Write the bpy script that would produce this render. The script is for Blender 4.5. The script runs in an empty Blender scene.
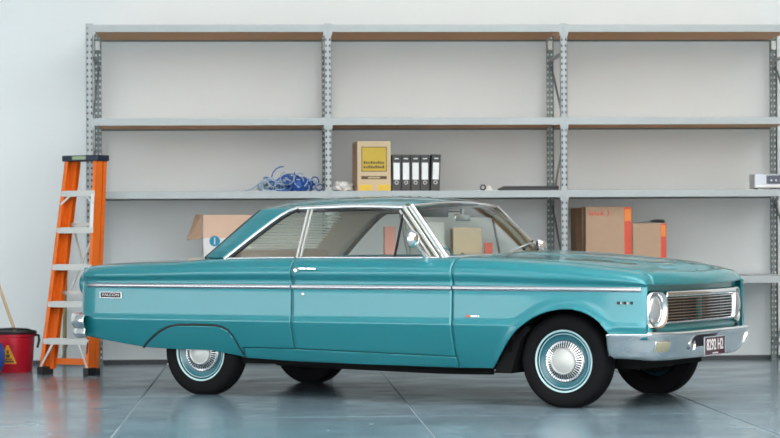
import bpy, bmesh, math, random
import numpy as np
from mathutils import Matrix, Vector
random.seed(7)
scene = bpy.context.scene
C = scene.collection
R = math.radians

# ------------------------------------------------------------------ camera
cam_d = bpy.data.cameras.new('camera')
cam = bpy.data.objects.new('camera', cam_d); C.objects.link(cam)
cam_d.sensor_width = 36.0
cam_d.lens = 36.0 * 2317.6 / 780.0
cam_d.shift_y = 16.0 / 780.0
cam_d.clip_end = 200
cam.matrix_world = Matrix.Translation((0, 0, 1.102)) @ Matrix.Rotation(R(-3.0), 4, 'Z') @ Matrix.Rotation(R(90), 4, 'X') @ Matrix.Rotation(-0.0049, 4, 'Z')
cam_d.dof.use_dof = True
cam_d.dof.focus_distance = 15.2
cam_d.dof.aperture_fstop = 3.2
scene.camera = cam

# ------------------------------------------------------------------ world, lights, exposure
w = bpy.data.worlds.new('world'); scene.world = w; w.use_nodes = True
bg = w.node_tree.nodes['Background']
bg.inputs[0].default_value = (0.95, 0.985, 1.0, 1); bg.inputs[1].default_value = 3.7
def area(name, loc, size, energy, col=(1, 1, 1), rot=(0, 0, 0)):
    d = bpy.data.lights.new(name, 'AREA'); d.shape = 'RECTANGLE'; d.size, d.size_y = size
    d.energy = energy; d.color = col
    o = bpy.data.objects.new(name, d); C.objects.link(o); o.location = loc; o.rotation_euler = rot
    return o
for i, lx in enumerate((-6.8, 1.6, 4.6, 7.6)):
    for j, ly in enumerate((4.8, 8.8, 12.8)):
        area('added_uplight', (lx, ly, 4.9), (0.8, 3.0), 155 if lx > 0 else 60, (1.0, 0.99, 0.97), (math.pi, 0, 0))  # unseen uplights added to turn the ceiling into a soft light source
vs = scene.view_settings
vs.view_transform = 'Standard'; vs.look = 'None'; vs.gamma = 1.0; vs.use_curve_mapping = False
vs.exposure = 0.07

# ------------------------------------------------------------------ materials
MATS = {}
def mat(name, col, rough=0.5, metal=0.0, coat=0.0, spec=0.5, noise=0.0, nscale=20.0, bump=0.0, bscale=60.0, trans=0.0, coat_r=0.03):
    m = bpy.data.materials.new(name); m.use_nodes = True
    nt = m.node_tree; b = nt.nodes['Principled BSDF']
    b.inputs['Roughness'].default_value = rough; b.inputs['Metallic'].default_value = metal
    b.inputs['Coat Weight'].default_value = coat; b.inputs['Coat Roughness'].default_value = coat_r
    b.inputs['Specular IOR Level'].default_value = spec
    b.inputs['Transmission Weight'].default_value = trans
    tc = nt.nodes.new('ShaderNodeTexCoord')
    nz = nt.nodes.new('ShaderNodeTexNoise'); nz.inputs['Scale'].default_value = nscale; nz.inputs['Detail'].default_value = 4
    nt.links.new(tc.outputs['Object'], nz.inputs['Vector'])
    rp = nt.nodes.new('ShaderNodeMapRange')
    rp.inputs['To Min'].default_value = 1 - noise; rp.inputs['To Max'].default_value = 1 + noise
    nt.links.new(nz.outputs['Fac'], rp.inputs['Value'])
    mx = nt.nodes.new('ShaderNodeVectorMath'); mx.operation = 'SCALE'
    mx.inputs[0].default_value = col[:3]
    nt.links.new(rp.outputs['Result'], mx.inputs['Scale'])
    nt.links.new(mx.outputs['Vector'], b.inputs['Base Color'])
    if bump:
        n2 = nt.nodes.new('ShaderNodeTexNoise'); n2.inputs['Scale'].default_value = bscale
        nt.links.new(tc.outputs['Object'], n2.inputs['Vector'])
        bp = nt.nodes.new('ShaderNodeBump'); bp.inputs['Strength'].default_value = bump; bp.inputs['Distance'].default_value = 0.01
        nt.links.new(n2.outputs['Fac'], bp.inputs['Height']); nt.links.new(bp.outputs['Normal'], b.inputs['Normal'])
    MATS[name] = m
    return m
def glass(name, tint, refl=1.0):
    m = bpy.data.materials.new(name); m.use_nodes = True; nt = m.node_tree
    nt.nodes.remove(nt.nodes['Principled BSDF']); out = nt.nodes['Material Output']
    t = nt.nodes.new('ShaderNodeBsdfTransparent'); t.inputs[0].default_value = (*tint, 1)
    g = nt.nodes.new('ShaderNodeBsdfGlossy'); g.inputs['Roughness'].default_value = 0.01; g.inputs[0].default_value = (refl, refl, refl, 1)
    lw = nt.nodes.new('ShaderNodeLayerWeight'); lw.inputs[0].default_value = 0.5
    pw = nt.nodes.new('ShaderNodeMath'); pw.operation = 'POWER'; pw.inputs[1].default_value = 5.0
    nt.links.new(lw.outputs['Facing'], pw.inputs[0])
    fr = nt.nodes.new('ShaderNodeMapRange'); fr.inputs['To Min'].default_value = 0.035; fr.inputs['To Max'].default_value = 0.65
    nt.links.new(pw.outputs[0], fr.inputs['Value'])
    mx = nt.nodes.new('ShaderNodeMixShader')
    nt.links.new(fr.outputs[0], mx.inputs[0]); nt.links.new(t.outputs[0], mx.inputs[1]); nt.links.new(g.outputs[0], mx.inputs[2])
    nt.links.new(mx.outputs[0], out.inputs['Surface'])
    MATS[name] = m; return m

PAINT = mat('teal_paint', (0.006, 0.208, 0.245), 0.40, 0.25, 1.0, 0.5, noise=0.015, nscale=3, coat_r=0.07)
CHROME = mat('chrome', (0.80, 0.80, 0.80), 0.10, 1.0, noise=0.02)
CHROME_DULL = mat('dull_chrome', (0.50, 0.50, 0.515), 0.22, 1.0, noise=0.04)
RUBBER = mat('tyre_rubber', (0.005, 0.005, 0.006), 0.75, spec=0.16, noise=0.1)
BLACK = mat('black_trim', (0.008, 0.008, 0.009), 0.5, noise=0.1)
UNDER = mat('underbody_black', (0.006, 0.006, 0.006), 0.8, spec=0.2, noise=0.2)
WHITEWALL = mat('pale_stripe', (0.45, 0.63, 0.64), 0.45, noise=0.03)
RIM = mat('teal_rim', (0.008, 0.12, 0.155), 0.3, 0.0, 0.8, noise=0.02)
BEIGE = mat('beige_vinyl', (0.62, 0.56, 0.45), 0.6, noise=0.04)
TAN = mat('tan_vinyl', (0.50, 0.38, 0.27), 0.55, noise=0.06)
OLIVE = mat('olive_trim', (0.10, 0.085, 0.03), 0.5, noise=0.2)
BLIND = mat('blind_white', (0.88, 0.88, 0.82), 0.5, noise=0.03)
_nt = BLIND.node_tree; _tr = _nt.nodes.new('ShaderNodeBsdfTranslucent'); _tr.inputs[0].default_value = (.9, .9, .82, 1)
_mx = _nt.nodes.new('ShaderNodeMixShader'); _mx.inputs[0].default_value = 0.5
_nt.links.new(_nt.nodes['Principled BSDF'].outputs[0], _mx.inputs[1]); _nt.links.new(_tr.outputs[0], _mx.inputs[2]); _nt.links.new(_mx.outputs[0], _nt.nodes['Material Output'].inputs['Surface'])
LAMPGLASS = mat('lamp_glass', (0.45, 0.48, 0.50), 0.10, 0.5, 0.5, noise=0.05, nscale=60)
AMBER = mat('clear_lens', (0.40, 0.37, 0.25), 0.15, 0.3, 0.6, noise=0.15, nscale=80)
REDLENS = mat('red_lens', (0.35, 0.01, 0.01), 0.15, 0.0, 0.8)
MAROON = mat('plate_maroon', (0.055, 0.008, 0.022), 0.4, noise=0.05)
WHITE = mat('white_print', (0.75, 0.74, 0.74), 0.5)
GLASS = glass('car_glass', (0.965, 0.985, 0.972))
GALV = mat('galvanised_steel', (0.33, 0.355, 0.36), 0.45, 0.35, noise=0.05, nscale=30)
GALV_D = mat('dark_and_shaded_steel', (0.16, 0.19, 0.185), 0.45, 0.4, noise=0.2, nscale=30)  # dark steel; on the rear posts it carries shade in its colour
BOARD = mat('particle_board', (0.58, 0.36, 0.21), 0.85, noise=0.12, nscale=120)
PALEBOARD = mat('pale_melamine_board', (0.55, 0.57, 0.58), 0.5, noise=0.04)
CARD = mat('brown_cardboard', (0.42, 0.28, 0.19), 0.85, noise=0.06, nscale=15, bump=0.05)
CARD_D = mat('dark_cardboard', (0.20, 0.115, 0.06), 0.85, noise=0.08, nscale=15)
CARD_L = mat('light_cardboard', (0.56, 0.44, 0.29), 0.85, noise=0.05, nscale=15)
PEACH = mat('peach_cardboard', (0.66, 0.46, 0.34), 0.85, noise=0.05, nscale=15)
CWHITE = mat('white_carton', (0.70, 0.70, 0.68), 0.8, noise=0.03)
RED = mat('red_tape', (0.62, 0.07, 0.035), 0.6, noise=0.05)
ORANGEPRINT = mat('orange_print', (0.75, 0.22, 0.03), 0.6)
REDPRINT = mat('red_print', (0.55, 0.13, 0.09), 0.7)
YELLOW = mat('yellow_label', (0.52, 0.36, 0.035), 0.6, noise=0.05)
YELLOW_B = mat('bright_yellow_label', (0.70, 0.48, 0.05), 0.6, noise=0.05)
BROWNPRINT = mat('brown_print', (0.10, 0.065, 0.03), 0.7)
BINDER = mat('binder_grey', (0.045, 0.042, 0.042), 0.55, noise=0.25, nscale=120)
PAPER = mat('paper_label', (0.74, 0.76, 0.76), 0.7, noise=0.02)
BLUE = mat('blue_plastic', (0.012, 0.07, 0.33), 0.4, noise=0.3, nscale=40)
BLUE2 = mat('blue_cable', (0.03, 0.12, 0.42), 0.4, noise=0.1)
CABLE = mat('grey_cable', (0.38, 0.50, 0.60), 0.5, noise=0.1)
LOGOBLUE = mat('logo_blue', (0.01, 0.23, 0.38), 0.6)
NAVY = mat('navy_panel', (0.012, 0.016, 0.05), 0.15, noise=0.1)
DEVICE = mat('device_silver', (0.45, 0.48, 0.52), 0.35, 0.3, noise=0.05)
ORANGE = mat('orange_fibreglass', (0.80, 0.15, 0.008), 0.45, noise=0.06, nscale=8)
STEP = mat('step_aluminium', (0.58, 0.58, 0.55), 0.45, 0.35, noise=0.05)
CAPBLUE = mat('ladder_cap_navy', (0.012, 0.022, 0.045), 0.5, noise=0.1)
BUCKETRED = mat('bucket_red', (0.45, 0.004, 0.018), 0.35, noise=0.05)
SIGNYEL = mat('sign_yellow', (0.72, 0.33, 0.02), 0.5)
WOOD = mat('pale_wood', (0.52, 0.38, 0.24), 0.6, noise=0.12, nscale=9)
WOOD_G = mat('olive_stick', (0.24, 0.20, 0.08), 0.6, noise=0.12, nscale=9)
WALL = mat('wall_paint', (0.745, 0.785, 0.79), 0.75, noise=0.02, nscale=1.2, bump=0.02, bscale=40, spec=0.3)
CEIL = mat('ceiling_paint', (0.82, 0.82, 0.82), 0.8, noise=0.02, nscale=2)
SKIRT = mat('skirting_grey', (0.055, 0.06, 0.065), 0.5, noise=0.1)
JOINT = mat('joint_dark', (0.02, 0.024, 0.028), 0.7, noise=0.2)
JOINT_L = mat('joint_filler', (0.34, 0.39, 0.42), 0.5, noise=0.2)

# polished concrete floor
def floor_mat():
    m = mat('polished_concrete', (0.075, 0.098, 0.115), 0.2, spec=0.5)
    nt = m.node_tree; b = nt.nodes['Principled BSDF']
    geo = nt.nodes.new('ShaderNodeNewGeometry')
    n1 = nt.nodes.new('ShaderNodeTexNoise'); n1.inputs['Scale'].default_value = 0.9; n1.inputs['Detail'].default_value = 8; n1.inputs['Roughness'].default_value = 0.62
    nt.links.new(geo.outputs['Position'], n1.inputs['Vector'])
    cr = nt.nodes.new('ShaderNodeValToRGB')
    cr.color_ramp.elements[0].position = 0.32; cr.color_ramp.elements[0].color = (0.138, 0.203, 0.245, 1)
    cr.color_ramp.elements[1].position = 0.72; cr.color_ramp.elements[1].color = (0.238, 0.318, 0.362, 1)
    nt.links.new(n1.outputs['Fac'], cr.inputs[0]); nt.links.new(cr.outputs[0], b.inputs['Base Color'])
    mp = nt.nodes.new('ShaderNodeMapping'); mp.inputs['Scale'].default_value = (5.0, 2.2, 1.0)
    nt.links.new(geo.outputs['Position'], mp.inputs['Vector'])
    n3 = nt.nodes.new('ShaderNodeTexNoise'); n3.inputs['Scale'].default_value = 2.2; n3.inputs['Detail'].default_value = 3
    nt.links.new(mp.outputs['Vector'], n3.inputs['Vector'])
    mr3 = nt.nodes.new('ShaderNodeMapRange'); mr3.inputs['From Min'].default_value = 0.70; mr3.inputs['From Max'].default_value = 0.76; mr3.inputs['To Max'].default_value = 0.55
    nt.links.new(n3.outputs['Fac'], mr3.inputs['Value'])
    mix = nt.nodes.new('ShaderNodeMix'); mix.data_type = 'RGBA'; mix.inputs['B'].default_value = (0.50, 0.55, 0.57, 1)
    nt.links.new(mr3.outputs['Result'], mix.inputs['Factor']); nt.links.new(cr.outputs[0], mix.inputs['A'])
    nt.links.new(mix.outputs['Result'], b.inputs['Base Color'])
    n2 = nt.nodes.new('ShaderNodeTexNoise'); n2.inputs['Scale'].default_value = 2.4; n2.inputs['Detail'].default_value = 6
    nt.links.new(geo.outputs['Position'], n2.inputs['Vector'])
    mr = nt.nodes.new('ShaderNodeMapRange'); mr.inputs['From Min'].default_value = 0.3; mr.inputs['From Max'].default_value = 0.7
    mr.inputs['To Min'].default_value = 0.13; mr.inputs['To Max'].default_value = 0.24
    nt.links.new(n2.outputs['Fac'], mr.inputs['Value']); nt.links.new(mr.outputs['Result'], b.inputs['Roughness'])
    return m
FLOOR = floor_mat()

# ------------------------------------------------------------------ mesh helpers
class MB:
    def __init__(s): s.v = []; s.f = []
    def quadgrid(s, rows, flip=False, close_u=False, close_v=False):
        """rows: list of equal-length point lists"""
        o = len(s.v); n = len(rows[0]); m = len(rows)
        for r in rows: s.v += [tuple(p) for p in r]
        for i in range(m if close_v else m - 1):
            for j in range(n if close_u else n - 1):
                a = o + i * n + j; b = o + i * n + (j + 1) % n
                c = o + ((i + 1) % m) * n + (j + 1) % n; d = o + ((i + 1) % m) * n + j
                s.f.append((a, d, c, b) if flip else (a, b, c, d))
        return s
    def box(s, x0, x1, y0, y1, z0, z1, M=None):
        o = len(s.v)
        P = [(x0, y0, z0), (x1, y0, z0), (x1, y1, z0), (x0, y1, z0), (x0, y0, z1), (x1, y0, z1), (x1, y1, z1), (x0, y1, z1)]
        if M is not None: P = [tuple(M @ Vector(p)) for p in P]
        s.v += P
        s.f += [tuple(o + k for k in q) for q in ((0, 3, 2, 1), (4, 5, 6, 7), (0, 1, 5, 4), (1, 2, 6, 5), (2, 3, 7, 6), (3, 0, 4, 7))]
        return s
    def rbox(s, x0, x1, y0, y1, z0, z1, r=0.005):
        """box with chamfered edges (convex hull of insets)"""
        bm = bmesh.new(); bmesh.ops.create_cube(bm, size=1.0)
        for v in bm.verts:
            v.co = Vector(((x0 + x1) / 2 + v.co.x * (x1 - x0), (y0 + y1) / 2 + v.co.y * (y1 - y0), (z0 + z1) / 2 + v.co.z * (z1 - z0)))
        bmesh.ops.bevel(bm, geom=bm.edges[:], offset=r, segments=2, affect='EDGES', profile=0.5)
        return s.add_bm(bm)
    def add_bm(s, bm):
        o = len(s.v); bm.verts.index_update()
        s.v += [tuple(v.co) for v in bm.verts]; s.f += [tuple(o + v.index for v in f.verts) for f in bm.faces]
        bm.free(); return s
    def prism(s, pts, axis, a0, a1):
        """extrude polygon pts (2-D) along axis"""
        o = len(s.v); n = len(pts)
        def P(p, a): return {'x': (a, p[0], p[1]), 'y': (p[0], a, p[1]), 'z': (p[0], p[1], a)}[axis]
        s.v += [P(p, a0) for p in pts] + [P(p, a1) for p in pts]
        s.f.append(tuple(range(o, o + n))); s.f.append(tuple(range(o + 2 * n - 1, o + n - 1, -1)))
        for i in range(n): s.f.append((o + i, o + n + i, o + n + (i + 1) % n, o + (i + 1) % n))
        return s
    def tube(s, pts, r, n=8, cap=True):
        pts = [Vector(p) for p in pts]; rows = []
        up = Vector((0, 0, 1)); prev = None
        for i, p in enumerate(pts):
            t = (pts[min(i + 1, len(pts) - 1)] - pts[max(i - 1, 0)]).normalized()
            if prev is None:
                a = t.cross(up)
                if a.length < 1e-3: a = t.cross(Vector((1, 0, 0)))
            else:
                a = prev - t * prev.dot(t)
                if a.length < 1e-4: a = t.cross(up)
            a.normalize(); prev = a; b = t.cross(a)
            rr = r[i] if isinstance(r, (list, tuple)) else r
            rows.append([p + (a * math.cos(k * 2 * math.pi / n) + b * math.sin(k * 2 * math.pi / n)) * rr for k in range(n)])
        o = len(s.v); s.quadgrid(rows, close_u=True)
        if cap:
            s.f.append(tuple(range(o + n - 1, o - 1, -1))); e = o + (len(rows) - 1) * n
            s.f.append(tuple(range(e, e + n)))
        return s
    def bar(s, p, q, wa, wb, hint):
        """rectangular bar from p to q: wa across hint-plane, wb along hint direction"""
        p, q, hint = Vector(p), Vector(q), Vector(hint)
        t = (q - p).normalized(); b = (hint - t * hint.dot(t)).normalized(); a = t.cross(b)
        o = len(s.v)
        for c in (p, q):
            s.v += [tuple(c + a * (sa * wa / 2) + b * (sb * wb / 2)) for sa, sb in ((-1, -1), (1, -1), (1, 1), (-1, 1))]
        s.f += [tuple(o + k for k in f) for f in ((0, 1, 2, 3), (7, 6, 5, 4), (0, 4, 5, 1), (1, 5, 6, 2), (2, 6, 7, 3), (3, 7, 4, 0))]
        return s
    def strip(s, pts, normals, wa, wb):
        """bar following a polyline; wa width across, wb thickness along normal"""
        rows = []
        pts = [Vector(p) for p in pts]
        for i, p in enumerate(pts):
            t = (pts[min(i + 1, len(pts) - 1)] - pts[max(i - 1, 0)]).normalized()
            nn = Vector(normals[i] if isinstance(normals, list) else normals); nn = (nn - t * nn.dot(t)).normalized(); a = t.cross(nn)
            prof = [(-.5, -.5), (-.5, .15), (-.28, .5), (.28, .5), (.5, .15), (.5, -.5)]
            rows.append([p + a * (u * wa) + nn * (v * wb) for u, v in prof])
        o = len(s.v); n = 6; s.quadgrid(rows, close_u=True)
        s.f.append(tuple(range(o, o + n))); e = o + (len(rows) - 1) * n; s.f.append(tuple(range(e + n - 1, e - 1, -1)))
        return s
    def lathe_y(s, prof, n=64, cy=(0, 0, 0), closed=False):
        """prof: (r, y) pairs revolved about the y axis"""
        rows = []
        for r, y in prof:
            rows.append([(cy[0] + r * math.cos(2 * math.pi * k / n), cy[1] + y, cy[2] + r * math.sin(2 * math.pi * k / n)) for k in range(n)])
        s.quadgrid(rows, close_u=True, close_v=closed); return s
    def lathe_x(s, prof, n=40, c=(0, 0, 0), sy=1.0):
        rows = []
        for r, x in prof:
            rows.append([(c[0] + x, c[1] + sy * r * math.cos(2 * math.pi * k / n), c[2] + r * math.sin(2 * math.pi * k / n)) for k in range(n)])
        s.quadgrid(rows, close_u=True); return s
    def lathe_z(s, prof, n=32, c=(0, 0, 0)):
        rows = []
        for r, z in prof:
            rows.append([(c[0] + r * math.cos(2 * math.pi * k / n), c[1] + r * math.sin(2 * math.pi * k / n), c[2] + z) for k in range(n)])
        s.quadgrid(rows, close_u=True); return s
    def mesh(s, name, recalc=True, weld=1e-5):
        bm = bmesh.new(); vs_ = [bm.verts.new(p) for p in s.v]
        for f in s.f:
            try: bm.faces.new([vs_[k] for k in f])
            except ValueError: pass
        if weld: bmesh.ops.remove_doubles(bm, verts=bm.verts[:], dist=weld)
        bmesh.ops.dissolve_degenerate(bm, dist=1e-6, edges=bm.edges[:])
        if recalc: bmesh.ops.recalc_face_normals(bm, faces=bm.faces[:])
        me = bpy.data.meshes.new(name); bm.to_mesh(me); bm.free(); return me
    def build(s, name, m, parent=None, smooth=None, recalc=True, solid=0.0, weld=1e-5):
        me = s.mesh(name, recalc, weld); me.materials.append(m)
        if smooth is not None:
            me.shade_smooth(); me.set_sharp_from_angle(angle=R(smooth))
        o = bpy.data.objects.new(name, me); C.objects.link(o)
        if parent is not None: o.parent = parent
        if solid:
            md = o.modifiers.new('thickness', 'SOLIDIFY'); md.thickness = solid; md.offset = -1
        return o
def empty(name, loc=(0, 0, 0), rz=0.0, parent=None):
    o = bpy.data.objects.new(name, None); C.objects.link(o); o.location = loc; o.rotation_euler = (0, 0, rz)
    o.empty_display_size = 0.1
    if parent is not None: o.parent = parent
    return o
def tag(o, label, cat, group=None):
    o['label'] = label; o['category'] = cat
    if group: o['group'] = group
    return o
def struct(o): o['kind'] = 'structure'; return o
def copy_tree(o, parent=None):
    c = o.copy(); C.objects.link(c); c.parent = parent
    for ch in list(o.children): copy_tree(ch, c)
    return c
def text(name, body, size, m, parent, M, extrude=0.001, align='CENTER', bold=0.0, xs=1.0):
    cu = bpy.data.curves.new(name, 'FONT'); cu.body = body; cu.size = size; cu.extrude = extrude
    cu.align_x = align; cu.align_y = 'CENTER'; cu.offset = bold
    t = bpy.data.objects.new(name + '_src', cu); C.objects.link(t)
    dg = bpy.context.evaluated_depsgraph_get(); dg.update()
    me = bpy.data.meshes.new_from_object(t.evaluated_get(dg))
    bpy.data.objects.remove(t); bpy.data.curves.remove(cu)
    me.transform(Matrix.Diagonal((xs, 1, 1, 1))); me.transform(M)
    me.materials.clear(); me.materials.append(m); me.name = name
    o = bpy.data.objects.new(name, me); C.objects.link(o)
    if parent is not None: o.parent = parent
    return o
def pchip(xs, ys, q):
    xs = np.asarray(xs, float); ys = np.asarray(ys, float); q = np.asarray(q, float)
    h = np.diff(xs); d = np.diff(ys) / h; m = np.zeros(len(xs))
    m[0], m[-1] = d[0], d[-1]
    for i in range(1, len(xs) - 1):
        if d[i - 1] * d[i] > 0:
            w1, w2 = 2 * h[i] + h[i - 1], h[i] + 2 * h[i - 1]
            m[i] = (w1 + w2) / (w1 / d[i - 1] + w2 / d[i])
    q = np.clip(q, xs[0], xs[-1]); i = np.clip(np.searchsorted(xs, q) - 1, 0, len(h) - 1)
    t = (q - xs[i]) / h[i]
    return (2*t**3-3*t**2+1)*ys[i] + (t**3-2*t**2+t)*h[i]*m[i] + (-2*t**3+3*t**2)*ys[i+1] + (t**3-t**2)*h[i]*m[i+1]
def lerp(P, x):
    return float(np.interp(x, [p[0] for p in P], [p[1] for p in P]))

# ------------------------------------------------------------------ the room
WALL_Y = 20.12
fl = MB().box(-12, 9.5, -4, WALL_Y, -0.12, -0.006).build('floor', JOINT_L, None); struct(fl)
JX = [-12, -8.2, -4.53, -2.70, -0.87, 0.90, 2.78, 4.6, 6.4, 9.5]; JY = [-4, 8.2, 14.06, WALL_Y]
for i in range(len(JX) - 1):
    for j in range(len(JY) - 1):
        g = 0.006
        MB().rbox(JX[i] + (g if i else 0), JX[i+1] - g, JY[j] + g, JY[j+1] - (g if j < len(JY) - 2 else 0), -0.05, 0.0, 0.002).build('concrete_slab', FLOOR, fl)
struct(MB().box(-12, 9.5, WALL_Y, WALL_Y + 0.2, 0, 6).build('wall_back', WALL))
struct(MB().box(-12.2, -12, 3, 5.8, 0, 6).box(-12.2, -12, 14.8, WALL_Y, 0, 6).box(-12.2, -12, 5.8, 14.8, 2.3, 6).build('wall_left', WALL))
struct(MB().box(9.5, 9.7, 3, WALL_Y, 0, 6).build('wall_right', mat('brown_block_wall', (0.42, 0.325, 0.235), 0.8, noise=0.2, nscale=3)))
struct(MB().box(-12, 9.5, 3, WALL_Y, 6, 6.15).build('ceiling', CEIL))
struct(MB().box(-11.98, 9.48, WALL_Y - 0.012, WALL_Y - 0.001, 0.0, 0.035).build('baseboard_back', SKIRT))

# ------------------------------------------------------------------ the car
CAR = empty('car', (1.1131, 16.0207, 0), R(-32.61))
tag(CAR, 'two-door teal vintage hardtop car with chrome bumpers parked on the polished floor', 'car')

LOW = [(.20, .768), (.26, .803), (.30, .824), (.335, .840), (.36, .850), (.44, .8755), (.50, .8910), (.522, .895), (.54, .8915), (.56, .8875), (.60, .8850), (.66, .8835), (.72, .8805), (.755, .8765)]
TOPP = [(-.12, .8715), (0, .8725), (.12, .880), (.24, .8875), (.36, .889), (.56, .882), (.72, .866), (.86, .845), (.95, .815), (1.0, .775), (1.03, .730)]
ZC = [(-2.4, .790), (-.6, .801), (.63, .801), (1.28, .789), (2.0, .773)]
ZT = [(-2.42, .868), (-2.36, .885), (-2.2, .903), (-1.6, .923), (-1.3, .943), (-.6, .953), (.63, .953), (1.25, .929), (1.67, .893), (1.9, .862), (1.92, .855), (1.945, .845), (1.963, .831), (1.976, .812), (1.984, .784)]
DW = [(-2.42, -.150), (-2.40, -.100), (-2.375, -.070), (-2.34, -.052), (-2.2, -.032), (-1.6, -.008), (-.6, 0), (.6, 0), (1.4, -.006), (1.8, -.020), (1.92, -.036), (1.96, -.047), (1.984, -.062)]
ARCH_F = [(.903, .241), (.968, .319), (1.062, .442), (1.115, .495), (1.169, .539), (1.22, .572), (1.275, .598), (1.33, .616), (1.387, .627), (1.44, .633), (1.498, .632), (1.555, .621), (1.608, .602), (1.65, .580), (1.69, .553), (1.737, .498)]
SPAT = [(-1.845, .328), (-1.80, .365), (-1.742, .406), (-1.67, .447), (-1.597, .478), (-1.555, .489), (-1.50, .495), (-1.354, .498), (-1.197, .496), (-1.14, .486), (-1.09, .462), (-1.06, .425), (-1.042, .391), (-1.02, .340), (-1.002, .296)]
RK = [(-1.0, .339), (-.58, .338), (.65, .311)]
def zq(x, P):
    return float(pchip([p[0] for p in P], [p[1] for p in P], x))
def seg_dist(x, z, P):
    best = 9
    for (a, b), (c, d) in zip(P[:-1], P[1:]):
        t = max(0, min(1, ((x - a) * (c - a) + (z - b) * (d - b)) / ((c - a) ** 2 + (d - b) ** 2)))
        best = min(best, math.hypot(x - a - t * (c - a), z - b - t * (d - b)))
    return best
_u = np.linspace(0, len(LOW) + len(TOPP) - 1, (len(LOW) + len(TOPP) - 1) * 4 + 1)
def column(x):
    zc, zt, dw = zq(x, ZC), zq(x, ZT), zq(x, DW)
    cz = [p[0] for p in LOW] + [zc + t * (zt - zc) for t, _ in TOPP]
    cw = [p[1] for p in LOW] + [p[1] for p in TOPP]
    k = np.arange(len(cz))
    return pchip(k, cz, _u), pchip(k, cw, _u) + dw
def wside(x, z):
    zs, ws = column(x); return float(np.interp(z, zs, ws))
def stations(x0, x1, extra=(), step=0.03):
    xs = list(np.arange(x0, x1, step)) + [x1] + [e for e in extra if x0 < e < x1]
    return sorted(set(round(float(v), 5) for v in xs))
def side_panel(name, m, x0, x1, lo, hi, side, extra=(), off=0.0, flare=None, parent=CAR, solid=0.012, step=0.03):
    rows = []
    for x in stations(x0, x1, extra, step):
        zs, ws = column(x); a, b = lo(x), hi(x)
        zz = np.clip(zs, a, b); ww = np.interp(zz, zs, ws) - off
        if flare:
            ww = np.array([w_ + (0.020 * (1 - seg_dist(x, z_, flare) / .075) ** 2 if seg_dist(x, z_, flare) < .075 else 0) for z_, w_ in zip(zz, ww)])
        rows.append([(x, side * w_, z_) for z_, w_ in zip(zz, ww)])
    mb = MB().quadgrid(rows, flip=(side < 0))
    return mb.build(name, m, parent, smooth=40, recalc=False, solid=solid, weld=2e-5)
def quarter_lo(x):
    if x < -1.845: return lerp([(-2.42, .405), (-2.31, .388), (-1.845, .328)], x)
    if x <= -1.002: return lerp(SPAT, x)
    return lerp(RK, x) + .004
def fender_lo(x):
    if x < .903: return lerp([(.65, .237), (.903, .241)], x)
    if x <= 1.737: return lerp(ARCH_F, x)
    return lerp([(1.737, .498), (1.76, .45), (2.0, .44)], x)
top = lambda x: 2.0
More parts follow.
